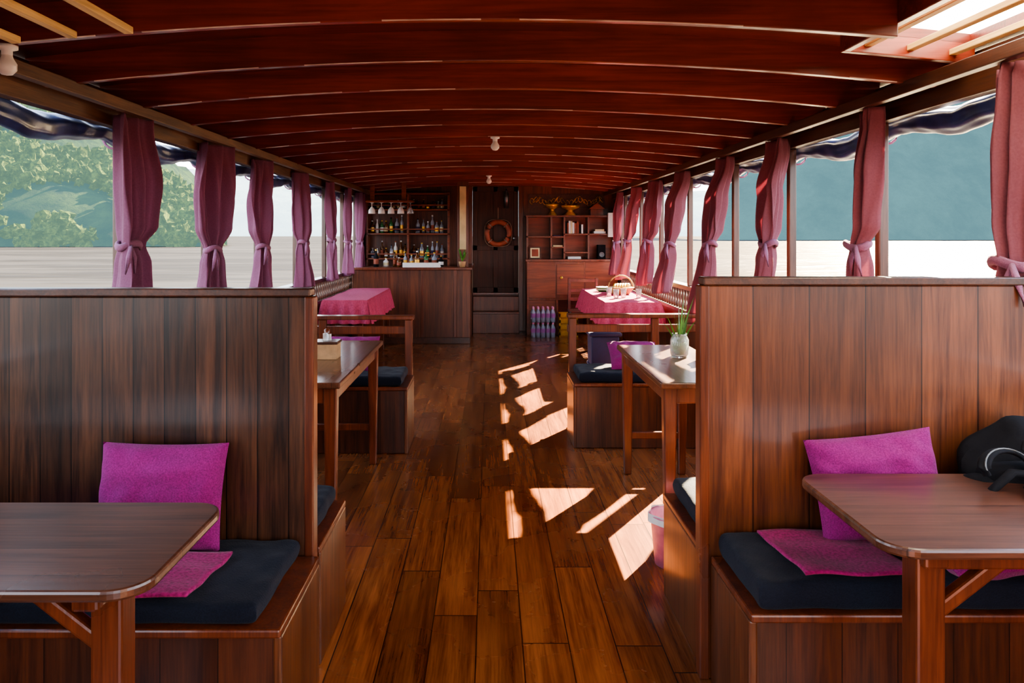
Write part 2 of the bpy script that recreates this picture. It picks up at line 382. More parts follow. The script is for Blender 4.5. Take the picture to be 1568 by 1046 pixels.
SKY = 2.97   # forward end of the skylight
o = Obj('ceiling')
archboard(o, SKY, 14.5, 0.13, 0.17, W_ceil, -2.04, 2.04)
archboard(o, Y0, SKY, 0.13, 0.17, W_ceil, -2.04, 1.46)
archboard(o, Y0, SKY, 0.13, 0.17, W_ceil, 1.93, 2.04, 4)
o.done()
o = Obj('ceiling_joists')
yj = 2.57-0.61*6
while yj < YE:
    archboard(o, yj, yj+0.035, 0.0, 0.135, W_joist, -2.0, 2.0 if yj > SKY else 1.42)
    yj += 0.61
archboard(o, Y0, SKY, 0.05, 0.135, W_joist, 1.42, 1.45, 2)
archboard(o, SKY, SKY+0.03, 0.05, 0.135, W_joist, 1.42, 1.95, 6)
o.done(bevel=0.004)
o = Obj('trim_1')   # light catching the joists' lower edges, put in as thin pale strips
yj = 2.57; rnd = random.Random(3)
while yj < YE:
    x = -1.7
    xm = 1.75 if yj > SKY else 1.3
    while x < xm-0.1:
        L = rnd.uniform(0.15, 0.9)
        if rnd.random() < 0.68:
            archboard(o, yj-0.003, yj+0.003, -0.0015, 0.0015+0.001*rnd.random(), W_glint, x, min(xm, x+L), 10)
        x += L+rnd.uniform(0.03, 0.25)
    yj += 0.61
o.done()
o = Obj('wall_stern')  # unseen wall added behind the camera to cut light on the partitions
o.box(-2.0, -0.75, Y0-0.05, Y0, 0, 2.3, W_wall); o.box(0.75, 2.0, Y0-0.05, Y0, 0, 2.3, W_wall); o.box(-0.75, 0.75, Y0-0.05, Y0, 1.95, 2.3, W_wall)
o.done()
# skylight
o = Obj('plastic_roof_sheet')
o.grid(lambda u, v: (1.36+0.69*u, -0.4+3.55*v, arch(1.36+0.69*u)+0.185+0.022*noise.noise(Vector((u*9, v*30, 0)))+0.014*abs(math.sin(u*24+v*9+2*noise.noise(Vector((u*3, v*8, 2)))))), 60, 140, M_film); o.done()
def lath(x, y1, dz, mat, n='roof_lath'):
    o = Obj(n); o.box(x-0.016, x+0.016, -0.3, y1, arch(x)+dz-0.024, arch(x)+dz, mat); return o.done(bevel=0.003)
for x in (-1.22, -1.41, -1.60): lath(x, 2.50, -0.002, W_sunlath)
for x in (1.52, 1.69, 1.86): lath(x, SKY+0.0, 0.10, W_sunlath)

# side walls
PL = [1.5, 2.74, 3.89, 5.07, 6.2, 7.42, 8.7, 9.75, 10.7]
PR = [1.5, 2.70, 3.68, 4.78, 5.87, 7.2, 8.4, 9.5, 10.6]
CL = [2.50, 3.80, 5.00, 6.04, 7.27, 8.55, 9.65, 10.5]
CR = [2.64, 3.61, 4.71, 5.78, 7.1, 8.3, 9.4, 10.5]
for sname, s, P in (('left', -1, PL), ('right', 1, PR)):
    X = s*XW
    a, c = sorted((X, X+s*0.05))
    o = Obj('wall_'+sname); o.box(a, c, Y0, 14.5, 0.0, 0.72, W_wallY)
    o.box(a, c, YE-0.6, 14.5, 0.72, arch(XW)+0.12, W_wallY)
    o.done(bevel=0.004)
    o = Obj('window_railing')
    if s > 0: o.box(X-0.035, X+0.075, Y0, YE-0.6, 0.96, 1.005, W_dark)
    else: o.box(X-0.075, X+0.035, Y0, YE-0.6, 0.96, 1.005, W_dark)
    o.box(X-0.03, X+0.03, Y0, YE-0.6, 0.72, 0.755, W_dark)
    y = Y0+0.1
    while y < YE-0.6:
        o.lathe([(0.008,0.75),(0.016,0.76),(0.018,0.80),(0.010,0.83),(0.020,0.87),(0.010,0.91),(0.016,0.94),(0.016,0.965)], (X+s*0.01, y, 0), W_post, 8)
        y += 0.105
    o.done(bevel=0.003)
    for y in P:
        o = Obj('window_post'); o.box(X-0.024, X+0.024, y-0.024, y+0.024, 1.005, arch(XW)-0.08, W_post); o.done(bevel=0.006)
    # eave beams
    o = Obj('eave_beam')
    We = W_old if s < 0 else W_dark
    o.box(X-0.03, X+0.03, Y0, YE, arch(XW)-0.08, arch(XW)+0.03, We)
    xi = s*1.80
    o.box(xi-0.022, xi+0.022, Y0, YE, arch(1.8)-0.045, arch(1.8)+0.01, We)
    o.box(s*2.0-0.02, s*2.0+0.02, Y0, YE, arch(2.0)-0.02, arch(2.0)+0.12, W_dark)
    o.done(bevel=0.004)
    # rolled tarp
    o = Obj('rolled_blue_tarpaulin')
    pts = []; rad = []; nn = 420
    for i in range(nn):
        y = 0.3+(10.9-0.3)*i/(nn-1)
        dm = min(abs(y-q) for q in P)
        sag = 0.05*min(1, dm/0.5)**1.2
        pts.append((X+s*(0.090+0.006*math.sin(y*5)), y, 2.048-sag+0.004*math.sin(y*13)))
        rad.append(0.040+0.006*noise.noise(Vector((y*2, s, 0)))+0.012*min(1, dm/0.4))
    def wr(i, t):
        y = i/nn*10.6
        return 1+0.14*noise.noise(Vector((math.cos(t)*1.6+y*1.5, math.sin(t)*1.6, y*2.2+s)))+0.055*math.sin(6*t+y*2.2+2*math.sin(y*1.7))+0.035*math.sin(y*34+3*t)
    o.tube(pts, rad, M_tarp, 36, squash=1.15, wr=wr)
    for y in P:
        th = [(X+s*0.090+0.060*math.cos(a), y+0.12, 2.04+0.072*math.sin(a)) for a in np.linspace(0, 2*math.pi, 16, endpoint=False)]
        o.tube(th, 0.007, F_tie, 6, closed=True)
        o.tube([(X+s*0.03, y+0.12, 2.0), (X+s*0.025, y+0.125, 1.93), (X+s*0.03, y+0.13, 1.88)], [0.006, 0.008, 0.004], F_tie, 6)
    o.done()

def smooth_interp(z, ks):
    for i in range(len(ks)-1):
        if ks[i][0] >= z >= ks[i+1][0]:
            t = (ks[i][0]-z)/(ks[i][0]-ks[i+1][0]); t = t*t*(3-2*t)
            return [ks[i][1][j]*(1-t)+ks[i+1][1][j]*t for j in range(len(ks[i][1]))]
    return ks[-1][1]
def curtain(s, yc, seed, lean=0.06, mat=F_curt, wmid=0.36, zb=0.98):
    r = random.Random(seed)
    o = Obj('curtain')
    zt = arch(XW)-0.03; zk = 1.42+r.uniform(-0.03, 0.03)
    X = s*(XW-0.105)
    wt = wmid*0.9
    dm = r.uniform(-0.04, 0.04)
    ks = [(zt, (wt, 0.014, 0, 0)), (zt-0.05, (wt*0.92, 0.020, 0.0, 0)), (1.78, (wmid, 0.028, lean*0.5, dm)), (1.55, (wmid*0.8, 0.028, lean*0.7, dm)),
          (zk, (0.14, 0.020, lean, 0.0)), (zk-0.1, (0.19, 0.028, lean*1.1, 0.0)), (zb, (0.29, 0.034, lean*1.6, r.uniform(-.05, .05)))]
    nf = r.choice([4, 5, 5]); ph = r.uniform(0, 6)
    def fn(u, v):
        z = zt+(zb-zt)*v; wd, am, dx, dy = smooth_interp(z, ks)
        uu = u-0.5+0.05*math.sin(u*9+seed+z*2)
        x = X-s*dx+am*math.sin(2*math.pi*nf*u+ph+1.2*math.sin(z*3+seed))+0.35*am*math.sin(2*math.pi*(nf*2+1)*u+z*6)
        x += 0.19*wd*math.sin(math.pi*2*u+seed)
        y = yc-0.02+dy+wd*uu
        return (x, y, z+0.02*math.sin(u*7+seed)*(v**4))
    o.grid(fn, 84, 56, mat)
    cx = X-s*lean
    th = [(cx+0.046*math.cos(a), yc-0.02+0.080*math.sin(a), zk+0.012*math.sin(a*2+seed)) for a in np.linspace(0, 2*math.pi, 20, endpoint=False)]
    o.tube(th, 0.011, F_tie, 8, closed=True, squash=1.6)
    for q in (-1, 1):
        o.tube([(cx-s*0.045, yc-0.09, zk), (cx-s*0.06, yc-0.11+q*0.03, zk-0.06), (cx-s*0.05, yc-0.11+q*0.05, zk-0.14)], [0.008, 0.014, 0.006], F_tie, 6, squash=0.5)
    o.done(solid=0.003)
for i, y in enumerate(CL): curtain(-1, y, i+1, lean=[0.0, 0.0, -0.02, 0.0, 0.02, 0.02, 0.0, 0.0][i], wmid=[0.22, 0.30, 0.42, 0.32, 0.32, 0.30, 0.28, 0.28][i])
for i, y in enumerate(CR): curtain(1, y, i+21, lean=[0.0, 0.06, 0.08, 0.13, 0.12, 0.08, 0.1, 0.05][i], mat=F_curtR, wmid=[0.20, 0.28, 0.28, 0.25, 0.28, 0.28, 0.28, 0.28][i], zb=[0.95, 1.0, 0.97, 0.83, 0.95, 0.95, 0.95, 0.95][i])

# ------------------------------------------------------------------ booths
def partition(x0, x1, y, z, mat, edge):
    o = Obj('booth_partition')
    o.box(x0, x1, y, y+0.045, 0.0, z-0.02, mat)
    o.box(x0-0.005, x1+0.005, y-0.012, y+0.057, z-0.02, z+0.008, W_dark)
    xe = x1 if edge > 0 else x0
    o.box(xe-0.016, xe+0.016, y-0.008, y+0.053, 0.0, z-0.02, W_leg)
    o.done(bevel=0.005)
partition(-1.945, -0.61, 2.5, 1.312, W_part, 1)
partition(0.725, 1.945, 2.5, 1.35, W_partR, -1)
def bench(x0, x1, y0, y1, h, side):
    o = Obj('bench_seat')
    o.box(x0, x1, y0+0.02, y1, 0.0, h-0.025, W_box)
    xa = x1 if side > 0 else x0
    o.box(xa-0.012, xa+0.012, y0+0.015, y1, 0.0, h-0.025, W_boxY)
    e = 0.012
    o.box(x0-(e if side < 0 else 0), x1+(e if side > 0 else 0), y0, y1, h-0.025, h, W_leg)
    o.done(bevel=0.006)
def cushion(x0, x1, y0, y1, z0, z1):
    o = Obj('seat_cushion')
    cx, cy, cz = (x0+x1)/2, (y0+y1)/2, (z0+z1)/2
    W, D, H = x1-x0, y1-y0, z1-z0
    def mp(u):
        a = u*2-1
        return math.copysign(1-(1-abs(a))**2.2, a)
    for sgn in (1, -1):
        def fn(u, v):
            a, b2 = mp(u), mp(v)
            k = (max(0, 1-abs(a)**(W*60))*max(0, 1-abs(b2)**(D*60)))**0.38
            q = Vector((cx+a*W/2, cy+b2*D/2, z1))
            bow = 0.010*(1-a*a)*(1-b2*b2)
            wz = 0.005*noise.noise(q*9)+0.004*noise.noise(q*22)
            nx = 0.007*noise.noise(q*8+Vector((5, 0, 0))); ny = 0.007*noise.noise(q*8+Vector((0, 5, 0)))
            z = cz+sgn*H/2*k+(bow+wz)*k*(1 if sgn > 0 else 0)
            return (q.x+nx, q.y+ny, z)
        o.grid(fn, 90, 50, F_navy)
    o.done()
bench(-1.94, -0.585, 2.02, 2.49, 0.42, 1); cushion(-1.92, -0.64, 2.04, 2.49, 0.42, 0.48)
bench(-1.94, -0.60, 2.56, 3.02, 0.42, 1); cushion(-1.92, -0.625, 2.57, 3.0, 0.42, 0.49)
bench(0.755, 1.94, 2.10, 2.49, 0.42, -1); cushion(0.77, 1.93, 2.115, 2.49, 0.42, 0.505)
bench(0.74, 1.94, 2.56, 3.10, 0.42, -1); cushion(0.76, 1.93, 2.57, 3.08, 0.42, 0.50)

def rrect(x0, x1, y0, y1, r, corners):
    pts = []
    for cx, cy, a0, key in ((x1-r, y1-r, 0, 'ne'), (x0+r, y1-r, 90, 'nw'), (x0+r, y0+r, 180, 'sw'), (x1-r, y0+r, 270, 'se')):
        if key in corners:
            for a in range(0, 91, 9): pts.append((cx+r*math.cos(math.radians(a0+a)), cy+r*math.sin(math.radians(a0+a))))
        else:
            pts.append((cx+math.copysign(r, math.cos(math.radians(a0+45))), cy+math.copysign(r, math.sin(math.radians(a0+45)))))
    return pts
def booth_table(x0, x1, y0, y1, z, legx, legy, side):
    o = Obj('booth_table')
    cs = ('ne', 'se') if side > 0 else ('nw', 'sw')
    o.prism(rrect(x0, x1, y0, y1, 0.085, cs), z-0.026, z, W_tab)
    o.box(legx-0.036, legx+0.036, legy-0.036, legy+0.036, 0, z-0.026, W_leg)
    xo = x0 if side > 0 else x1
    o.box(min(legx, xo), max(legx, xo), legy-0.02, legy+0.02, z-0.085, z-0.026, W_leg)
    L = 0.22
    M = Matrix.Translation((legx-side*0.11, legy+0.0, z-0.13)) @ Matrix.Rotation(side*math.radians(38), 4, 'Y')
    o.box(-L/2, L/2, -0.018, 0.018, -0.018, 0.018, W_leg, M)
    o.box(legx-0.03, legx+0.03, y0+0.04, y1-0.05, z-0.066, z-0.026, W_leg)
    o.done(bevel=0.007)
booth_table(-1.91, -0.735, 1.555, 2.08, 0.75, -0.875, 1.72, 1)
booth_table(0.955, 1.91, 1.76, 2.33, 0.75, 1.09, 1.86, -1)

def T(x, y, z, rx=0, ry=0, rz=0):
    return Matrix.Translation((x, y, z)) @ Matrix.Rotation(math.radians(rz), 4, 'Z') @ Matrix.Rotation(math.radians(ry), 4, 'Y') @ Matrix.Rotation(math.radians(rx), 4, 'X')
o = Obj('throw_pillow'); pillow(o, T(-1.07, 2.405, 0.650, 77, 1, 2), 0.41, 0.34, 0.12, F_mag, 1); o.done()
o = Obj('throw_pillow'); pillow(o, T(1.26, 2.405, 0.685, 77, -7, -3), 0.41, 0.33, 0.12, F_mag, 2); o.done()
o = Obj('throw_pillow'); pillow(o, T(1.50, 2.25, 0.575, 14, 0, 10), 0.42, 0.30, 0.11, F_mag, 3); o.done()
def mat_(x0, x1, y0, y1, z, sk):
    o = Obj('seat_mat')
    o.grid(lambda u, v: (x0+(x1-x0)*u+sk*v+0.003*math.sin(v*9), y0+(y1-y0)*v+0.003*math.sin(u*11), z+0.003*math.sin(u*8+v*5)+0.002*math.sin(v*14)), 30, 24, F_mat)
    o.done(solid=0.008)
mat_(-1.24, -0.84, 2.05, 2.33, 0.498, 0.03); mat_(-1.80, -1.36, 2.05, 2.31, 0.498, 0.0)
mat_(0.91, 1.24, 2.13, 2.44, 0.523, -0.03)

# bag
o = Obj('black_backpack')
o.soft((1.72, 2.38, 0.70), (0.36, 0.20, 0.38), M_black, e=0.6, wob=0.05)
o.soft((1.58, 2.30, 0.63), (0.26, 0.20, 0.24), M_black, e=0.55, wob=0.05)
o.soft((1.66, 2.27, 0.74), (0.28, 0.10, 0.16), M_black, e=0.6, wob=0.03)
for x0_, z0_, w_, h_ in ((1.55, 0.80, 0.08, 0.045), (1.70, 0.85, 0.10, 0.05)):
    pts = [(x0_+w_*math.cos(a), 2.22+0.03*math.sin(a*1.3), z0_+h_*math.sin(a)) for a in np.linspace(-0.3, math.pi+0.3, 18)]
    o.tube(pts, 0.018, M_black, 8, squash=0.4)
    o.tube([(p[0], p[1]-0.006, p[2]+0.008) for p in pts], 0.0025, M_grey, 6)
o.tube([(1.42, 2.24, 0.60), (1.45, 2.18, 0.72), (1.54, 2.18, 0.80), (1.75, 2.18, 0.78), (1.85, 2.2, 0.72)], 0.020, M_black, 8, squash=0.5)
o.done()
o = Obj('black_ashtray')
o.lathe([(0, 0.0), (0.035, 0.0), (0.045, 0.025), (0.038, 0.027), (0.03, 0.008), (0, 0.008)], (1.57, 2.10, 0.75), M_black, 20); o.done()

# long tables
def long_table(x0, x1, y0, y1, z, name='dining_table'):
    o = Obj(name)
    o.box(x0, x1, y0, y1, z-0.03, z, W_tabY)
    o.box(x0+0.05, x1-0.05, y0+0.05, y0+0.075, z-0.11, z-0.03, W_leg); o.box(x0+0.05, x1-0.05, y1-0.075, y1-0.05, z-0.11, z-0.03, W_leg)
    o.box(x0+0.04, x0+0.065, y0+0.05, y1-0.05, z-0.11, z-0.03, W_leg); o.box(x1-0.065, x1-0.04, y0+0.05, y1-0.05, z-0.11, z-0.03, W_leg)
    for x in (x0+0.055, x1-0.055):
        for y in (y0+0.07, y1-0.07):
            r1, r2 = 0.032, 0.022
            vs = [(x-r2,y-r2,0),(x+r2,y-r2,0),(x+r2,y+r2,0),(x-r2,y+r2,0),(x-r1,y-r1,z-0.03),(x+r1,y-r1,z-0.03),(x+r1,y+r1,z-0.03),(x-r1,y+r1,z-0.03)]
            o.add(vs, [(0,3,2,1),(4,5,6,7),(0,1,5,4),(1,2,6,5),(2,3,7,6),(3,0,4,7)], W_leg)
    for y in (y0+0.07, y1-0.07): o.box(x0+0.05, x1-0.05, y-0.014, y+0.014, 0.22, 0.265, W_leg)
    o.done(bevel=0.006)
long_table(-1.42, -0.71, 3.5, 4.92, 0.80)
long_table(0.81, 1.26, 3.5, 4.72, 0.80)
def back_bench(x0, x1, y0, y1, side):
    bench(x0, x1, y0, y1, 0.46, side)
    o = Obj('bench_backrest')
    xe = x1-0.03 if side > 0 else x0+0.03
    xo = x0+0.05 if side > 0 else x1-0.05
    for x in (xe, xo, (xe+xo)/2):
        o.box(x-0.028, x+0.028, y1+0.001, y1+0.05, 0.0, 0.87, W_leg)
    a, c = (x0+0.03, x1+0.01) if side > 0 else (x0-0.01, x1-0.03)
    o.box(a, c, y1-0.02, y1+0.075, 0.87, 0.90, W_leg)
    o.box(a, c-0.01, y1+0.012, y1+0.035, 0.76, 0.82, W_leg)
    o.done(bevel=0.006)
    cushion(x0+0.03, x1-0.03, y0+0.02, y1-0.02, 0.46, 0.53)
back_bench(-1.94, -0.575, 5.05, 5.5, 1)
back_bench(0.60, 1.94, 5.18, 5.62, -1)
o = Obj('throw_pillow'); pillow(o, T(-0.98, 5.33, 0.64, 60, 0, 0), 0.36, 0.28, 0.11, F_mag, 5); o.done()
o = Obj('throw_pillow'); pillow(o, T(1.05, 5.40, 0.62, 35, 0, 0), 0.36, 0.28, 0.11, F_mag, 6); o.done()
o = Obj('blue_storage_bin')
o.box(0.80, 1.02, 5.82, 6.05, 0.0, 0.70, M_blue); o.box(0.78, 1.04, 5.80, 6.07, 0.70, 0.73, M_blue)
for z in (0.2, 0.45): o.box(0.79, 1.03, 5.81, 6.06, z, z+0.025, M_blue)
o.done(bevel=0.012)

# items on long tables
o = Obj('potted_plant')
JX, JY = 1.09, 4.25
o.lathe([(0.0, 0.0), (0.045, 0.0), (0.052, 0.02), (0.052, 0.10), (0.040, 0.125), (0.044, 0.135), (0.040, 0.135), (0.036, 0.12), (0.046, 0.10), (0.046, 0.012), (0, 0.012)], (JX, JY, 0.80), G_clear, 24)
o.lathe([(0, 0.014), (0.042, 0.014), (0.044, 0.08), (0, 0.082)], (JX, JY, 0.80), M_leaf, 16)
for i in range(16):
    a = random.uniform(0, 6.28); L = random.uniform(0.18, 0.34); sp_ = random.uniform(0.03, 0.12)
    o.grid(lambda u, v: (JX+0.01*math.cos(a)+sp_*math.cos(a)*v**1.6+(u-.5)*0.024*(1-v)*math.sin(a+0.8), JY+0.01*math.sin(a)+sp_*math.sin(a)*v**1.6-(u-.5)*0.024*(1-v)*math.cos(a+0.8), 0.83+L*v), 2, 8, M_leaf)
o.done()
o = Obj('condiment_caddy')
cx = 1.155
o.box(cx, cx+0.10, 4.02, 4.14, 0.80, 0.812, W_dark)
for x in (cx+0.006, cx+0.094): o.box(x-0.006, x+0.006, 4.02, 4.14, 0.812, 0.9, W_dark)
for y in (4.026, 4.134): o.box(cx, cx+0.10, y-0.005, y+0.005, 0.812, 0.88, W_dark)
for x in (cx+0.03, cx+0.07): o.lathe([(0.016, 0.012), (0.016, 0.10), (0.008, 0.12), (0.008, 0.14), (0, 0.14)], (x, 4.08, 0.80), G_brown if x < 1.2 else M_white, 12)
o.done(bevel=0.002)
o = Obj('tissue_box')
o.box(-0.99, -0.86, 4.15, 4.27, 0.80, 0.89, M_tin); o.box(-0.995, -0.855, 4.145, 4.275, 0.885, 0.90, W_dark)
o.grid(lambda u, v: (-0.925+0.05*(u-.5), 4.21+0.03*math.sin(u*6)*v, 0.90+0.04*v), 8, 4, M_paper)
o.done(bevel=0.003)
o = Obj('pepper_mill')
o.lathe([(0, 0), (0.022, 0), (0.024, 0.02), (0.014, 0.05), (0.02, 0.09), (0.016, 0.11), (0.018, 0.13), (0, 0.14)], (-0.98, 4.45, 0.80), W_leg, 14); o.done()
o = Obj('pink_waste_bin')
PX, PY = 0.835, 3.38
o.lathe([(0, 0), (0.08, 0), (0.10, 0.22), (0.107, 0.225), (0.103, 0.23), (0.09, 0.22), (0.072, 0.012), (0, 0.012)], (PX, PY, 0.0), M_pinkpl, 26)
o.grid(lambda u, v: (PX+(0.106+0.008*math.sin(u*40))*math.cos(u*6.283), PY+(0.106+0.008*math.sin(u*37))*math.sin(u*6.283), 0.235-0.04*v), 60, 4, M_paper)
o.done()

# cloth tables
def cloth_table(x0, x1, y0, y1, z):
    o = Obj('dining_table')
    for x in (x0+0.08, x1-0.08):
        for y in (y0+0.1, y1-0.1): o.box(x-0.03, x+0.03, y-0.03, y+0.03, 0, z-0.02, W_leg)
    o.box(x0, x1, y0, y1, z-0.025, z, W_tabY)
    o.done(bevel=0.005)
    o = Obj('tablecloth')
    a, b2, c, d = x0-0.012, x1+0.012, y0-0.012, y1+0.012
    o.grid(lambda u, v: (a+(b2-a)*u, c+(d-c)*v, z+0.006+0.002*math.sin(u*11+v*17)), 30, 40, F_cloth)
    per = [(a, c), (b2, c), (b2, d), (a, d)]
    segs = [(0, 1, (0, -1)), (1, 2, (1, 0)), (2, 3, (0, 1)), (3, 0, (-1, 0))]
    for i, j, nrm in segs:
        p, q = per[i], per[j]; L = math.hypot(q[0]-p[0], q[1]-p[1])
        def fn(u, v):
            r = (0.022*math.sin(u*L*60)+0.012*math.sin(u*L*23+1))*v + 0.05*v**0.8
            px = p[0]+(q[0]-p[0])*u; py = p[1]+(q[1]-p[1])*u
            ex = 0.05*v**0.8*(u*2-1)
            tx, ty = (q[0]-p[0])/L, (q[1]-p[1])/L
            return (px+nrm[0]*r+tx*ex, py+nrm[1]*r+ty*ex, z+0.006-0.25*v)
        o.grid(fn, int(L*70), 8, F_cloth)
    o.done()
cloth_table(-1.80, -1.34, 8.0, 9.8, 0.79)
cloth_table(1.22, 1.78, 7.75, 9.7, 0.79)
o = Obj('fruit_basket')
BX, BY = 1.56, 8.8
o.lathe([(0, 0), (0.10, 0), (0.15, 0.07), (0.158, 0.08), (0.15, 0.085), (0.095, 0.012), (0, 0.012)], (BX, BY, 0.798), M_wick, 28)
hd = [(BX+0.15*math.cos(a), BY, 0.87+0.15*math.sin(a)) for a in np.linspace(0, math.pi, 16)]
o.tube(hd, 0.008, M_wick, 8)
for i in range(6):
    pts = [(BX-0.07+0.03*i+0.02*math.sin(t*2), BY-0.02+0.09*math.cos(t), 0.85+0.06*math.sin(t)) for t in np.linspace(0.3, 2.6, 10)]
    o.tube(pts, [0.006, 0.014, 0.018, 0.02, 0.02, 0.02, 0.018, 0.016, 0.01, 0.005], M_ban, 8)
o.done()
o = Obj('serving_plates')
for k in range(4):
    o.lathe([(0, 0), (0.06, 0), (0.10, 0.018), (0.10, 0.022), (0.058, 0.006), (0, 0.006)], (1.42, 9.2, 0.798+k*0.012), M_white if k % 2 else M_leaf, 26)
o.done()
o = Obj('drinking_glasses')
for x, y in ((1.40, 8.2), (1.50, 8.3), (1.37, 8.5), (1.66, 8.25)):
    o.lathe([(0, 0.004), (0.026, 0), (0.034, 0.10), (0.031, 0.10), (0.024, 0.008), (0, 0.008)], (x, y, 0.798), G_clear, 16)
o.done()
o = Obj('wooden_chair')
cx, cy = 1.3, 10.15
for x in (cx-0.19, cx+0.19):
    o.box(x-0.018, x+0.018, cy-0.2, cy-0.164, 0, 0.44, W_dark); o.box(x-0.018, x+0.018, cy+0.164, cy+0.2, 0, 0.9, W_dark)
o.box(cx-0.21, cx+0.21, cy-0.21, cy+0.2, 0.44, 0.47, W_dark)
for z in (0.58, 0.70, 0.84): o.box(cx-0.19, cx+0.19, cy+0.17, cy+0.19, z, z+0.05, W_dark)
o.box(cx-0.19, cx+0.19, cy-0.19, cy-0.17, 0.2, 0.23, W_dark)
o.done(bevel=0.004)

# ------------------------------------------------------------------ far end
DX0, DX1, DZ0, DZ1 = -0.27, 0.45, 0.60, 2.26
o = Obj('wall_back')
zt = 2.40
o.box(-1.95, DX0-0.04, YE, YE+0.06, 0, zt-0.05, W_wall); o.box(DX1+0.04, 1.95, YE, YE+0.06, 0, zt-0.05, W_wall)
o.box(DX0-0.04, DX1+0.04, YE, YE+0.06, 0, DZ0, W_wall); o.box(DX0-0.04, DX1+0.04, YE, YE+0.06, DZ1, zt, W_wall)
o.done()
o = Obj('door_1')
o.box(DX0, DX1, YE+0.015, YE+0.05, DZ0, DZ1, W_door)
for x in (DX0+0.04, (DX0+DX1)/2, DX1-0.04): o.box(x-0.035, x+0.035, YE+0.0, YE+0.02, DZ0, DZ1, W_door)
for z in (DZ0+0.04, 1.3, DZ1-0.04): o.box(DX0, DX1, YE+0.0, YE+0.02, z-0.04, z+0.04, W_door)
o.lathe([(0, 0), (0.012, 0), (0.012, 0.03), (0.028, 0.04), (0.028, 0.06), (0, 0.07)], (0, 0, 0), M_steel, 14, T(DX1-0.06, YE, 1.45, 90))
o.done(bevel=0.004)
o = Obj('trim_2')
o.box(DX0-0.07, DX0, YE-0.03, YE, 0.0, DZ1, W_leg); o.box(DX1, DX1+0.07, YE-0.03, YE, 0.0, DZ1, W_leg)
o.box(DX0-0.07, DX1+0.07, YE-0.03, YE, DZ1, DZ1+0.05, W_leg); o.box(DX0, DX1, YE-0.05, YE, DZ0-0.03, DZ0, W_leg); o.done(bevel=0.004)
o = Obj('boarding_steps')
o.box(DX0+0.01, DX1-0.0, YE-0.32, YE-0.051, 0, 0.30, W_wall); o.box(DX0+0.01, DX1, YE-0.34, YE-0.051, 0.30, 0.325, W_leg)
o.box(DX0+0.01, DX1, YE-0.16, YE-0.051, 0.325, 0.55, W_wall); o.done(bevel=0.005)
o = Obj('lifebuoy')
LB = (0.13, YE-0.06, 1.53)
pts = [(LB[0]+0.175*math.cos(a), LB[1], LB[2]+0.175*math.sin(a)) for a in np.linspace(0, 2*math.pi, 40, endpoint=False)]
o.tube(pts, 0.040, M_orange, 14, closed=True)
for k in range(4):
    a = math.pi/4+k*math.pi/2; c = Vector((LB[0]+0.175*math.cos(a), LB[1], LB[2]+0.175*math.sin(a)))
    d = Vector((math.cos(a), 0, math.sin(a)))
    th = [c+(d*math.cos(t)+Vector((0, 1, 0))*math.sin(t))*0.043 for t in np.linspace(0, 2*math.pi, 16, endpoint=False)]
    o.tube(th, 0.009, M_rope, 6, closed=True)
pts = [(LB[0]+(0.225+0.015*math.sin(a*4-math.pi/2))*math.cos(a), LB[1]-0.01, LB[2]+(0.225+0.015*math.sin(a*4-math.pi/2))*math.sin(a)) for a in np.linspace(0, 2*math.pi, 48, endpoint=False)]
o.tube(pts, 0.005, M_rope, 6, closed=True)
o.tube([(LB[0], LB[1], LB[2]+0.22), (LB[0], YE-0.01, LB[2]+0.40)], 0.006, M_rope, 6)
o.done()
o = Obj('hanging_bottle')
o.lathe([(0, 0), (0.035, 0), (0.035, 0.22), (0.015, 0.27), (0.015, 0.30), (0, 0.30)], (0.26, YE-0.05, 1.92), M_steel, 14); o.done()

# bar
o = Obj('bar_counter')
BX0, BX1, BY0 = -1.90, -0.27, 10.2
o.box(BX0, BX1, BY0, BY0+0.05, 0, 1.02, W_wall)
o.box(BX1-0.05, BX1, BY0+0.05, YE-0.06, 0, 1.02, W_wallY)
o.box(BX0, BX1-0.2, BY0-0.05, BY0+0.42, 1.02, 1.055, W_leg)
o.box(BX1-0.2, BX1+0.03, BY0-0.05, YE-0.07, 1.02, 1.055, W_leg)
o.box(BX0, BX1, BY0-0.015, BY0, 0.0, 0.09, W_dark)
for x in (-1.4, -0.93, -0.48): o.box(x-0.02, x+0.02, BY0-0.012, BY0, 0.09, 1.02, W_leg)
o.done(bevel=0.005)
o = Obj('bar_pillar')
o.box(-0.45, -0.30, BY0+0.1, BY0+0.15, 1.055, arch(0.37), W_leg)
o.box(-0.42, -0.33, BY0+0.085, BY0+0.1, 1.30, 2.18, M_cream); o.done(bevel=0.004)
o = Obj('bar_shelf')
SY0, SY1 = YE-0.26, YE-0.001
for z in (1.15, 1.53, 1.90): o.box(-1.90, -0.62, SY0, SY1, z-0.025, z, W_cab)
for x in (-1.90, -1.27, -0.65): o.box(x, x+0.03, SY0, SY1, 0.9, 2.14, W_cab)
o.box(-1.90, -0.62, SY0, SY1, 0.9, 0.93, W_cab); o.box(-1.90, -0.62, SY0, SY1, 2.12, 2.15, W_cab)
for z in (1.20, 1.58, 1.95): o.box(-1.87, -0.65, SY0, SY0+0.015, z, z+0.02, W_cab)
o.done(bevel=0.003)
def bottle(o, x, y, z, h, r, m, cap):
    o.lathe([(0, 0), (r, 0), (r, h*0.55), (r*0.9, h*0.62), (r*0.35, h*0.75), (r*0.33, h*0.95), (0, h*0.95)], (x, y, z), m, 12)
    o.lathe([(r*0.4, h*0.92), (r*0.4, h), (0, h)], (x, y, z), cap, 10)
    o.lathe([(r*1.02, h*0.15), (r*1.02, h*0.45)], (x, y, z), random.choice([M_paper, M_gold, M_cream, M_orange, M_blue]), 12)
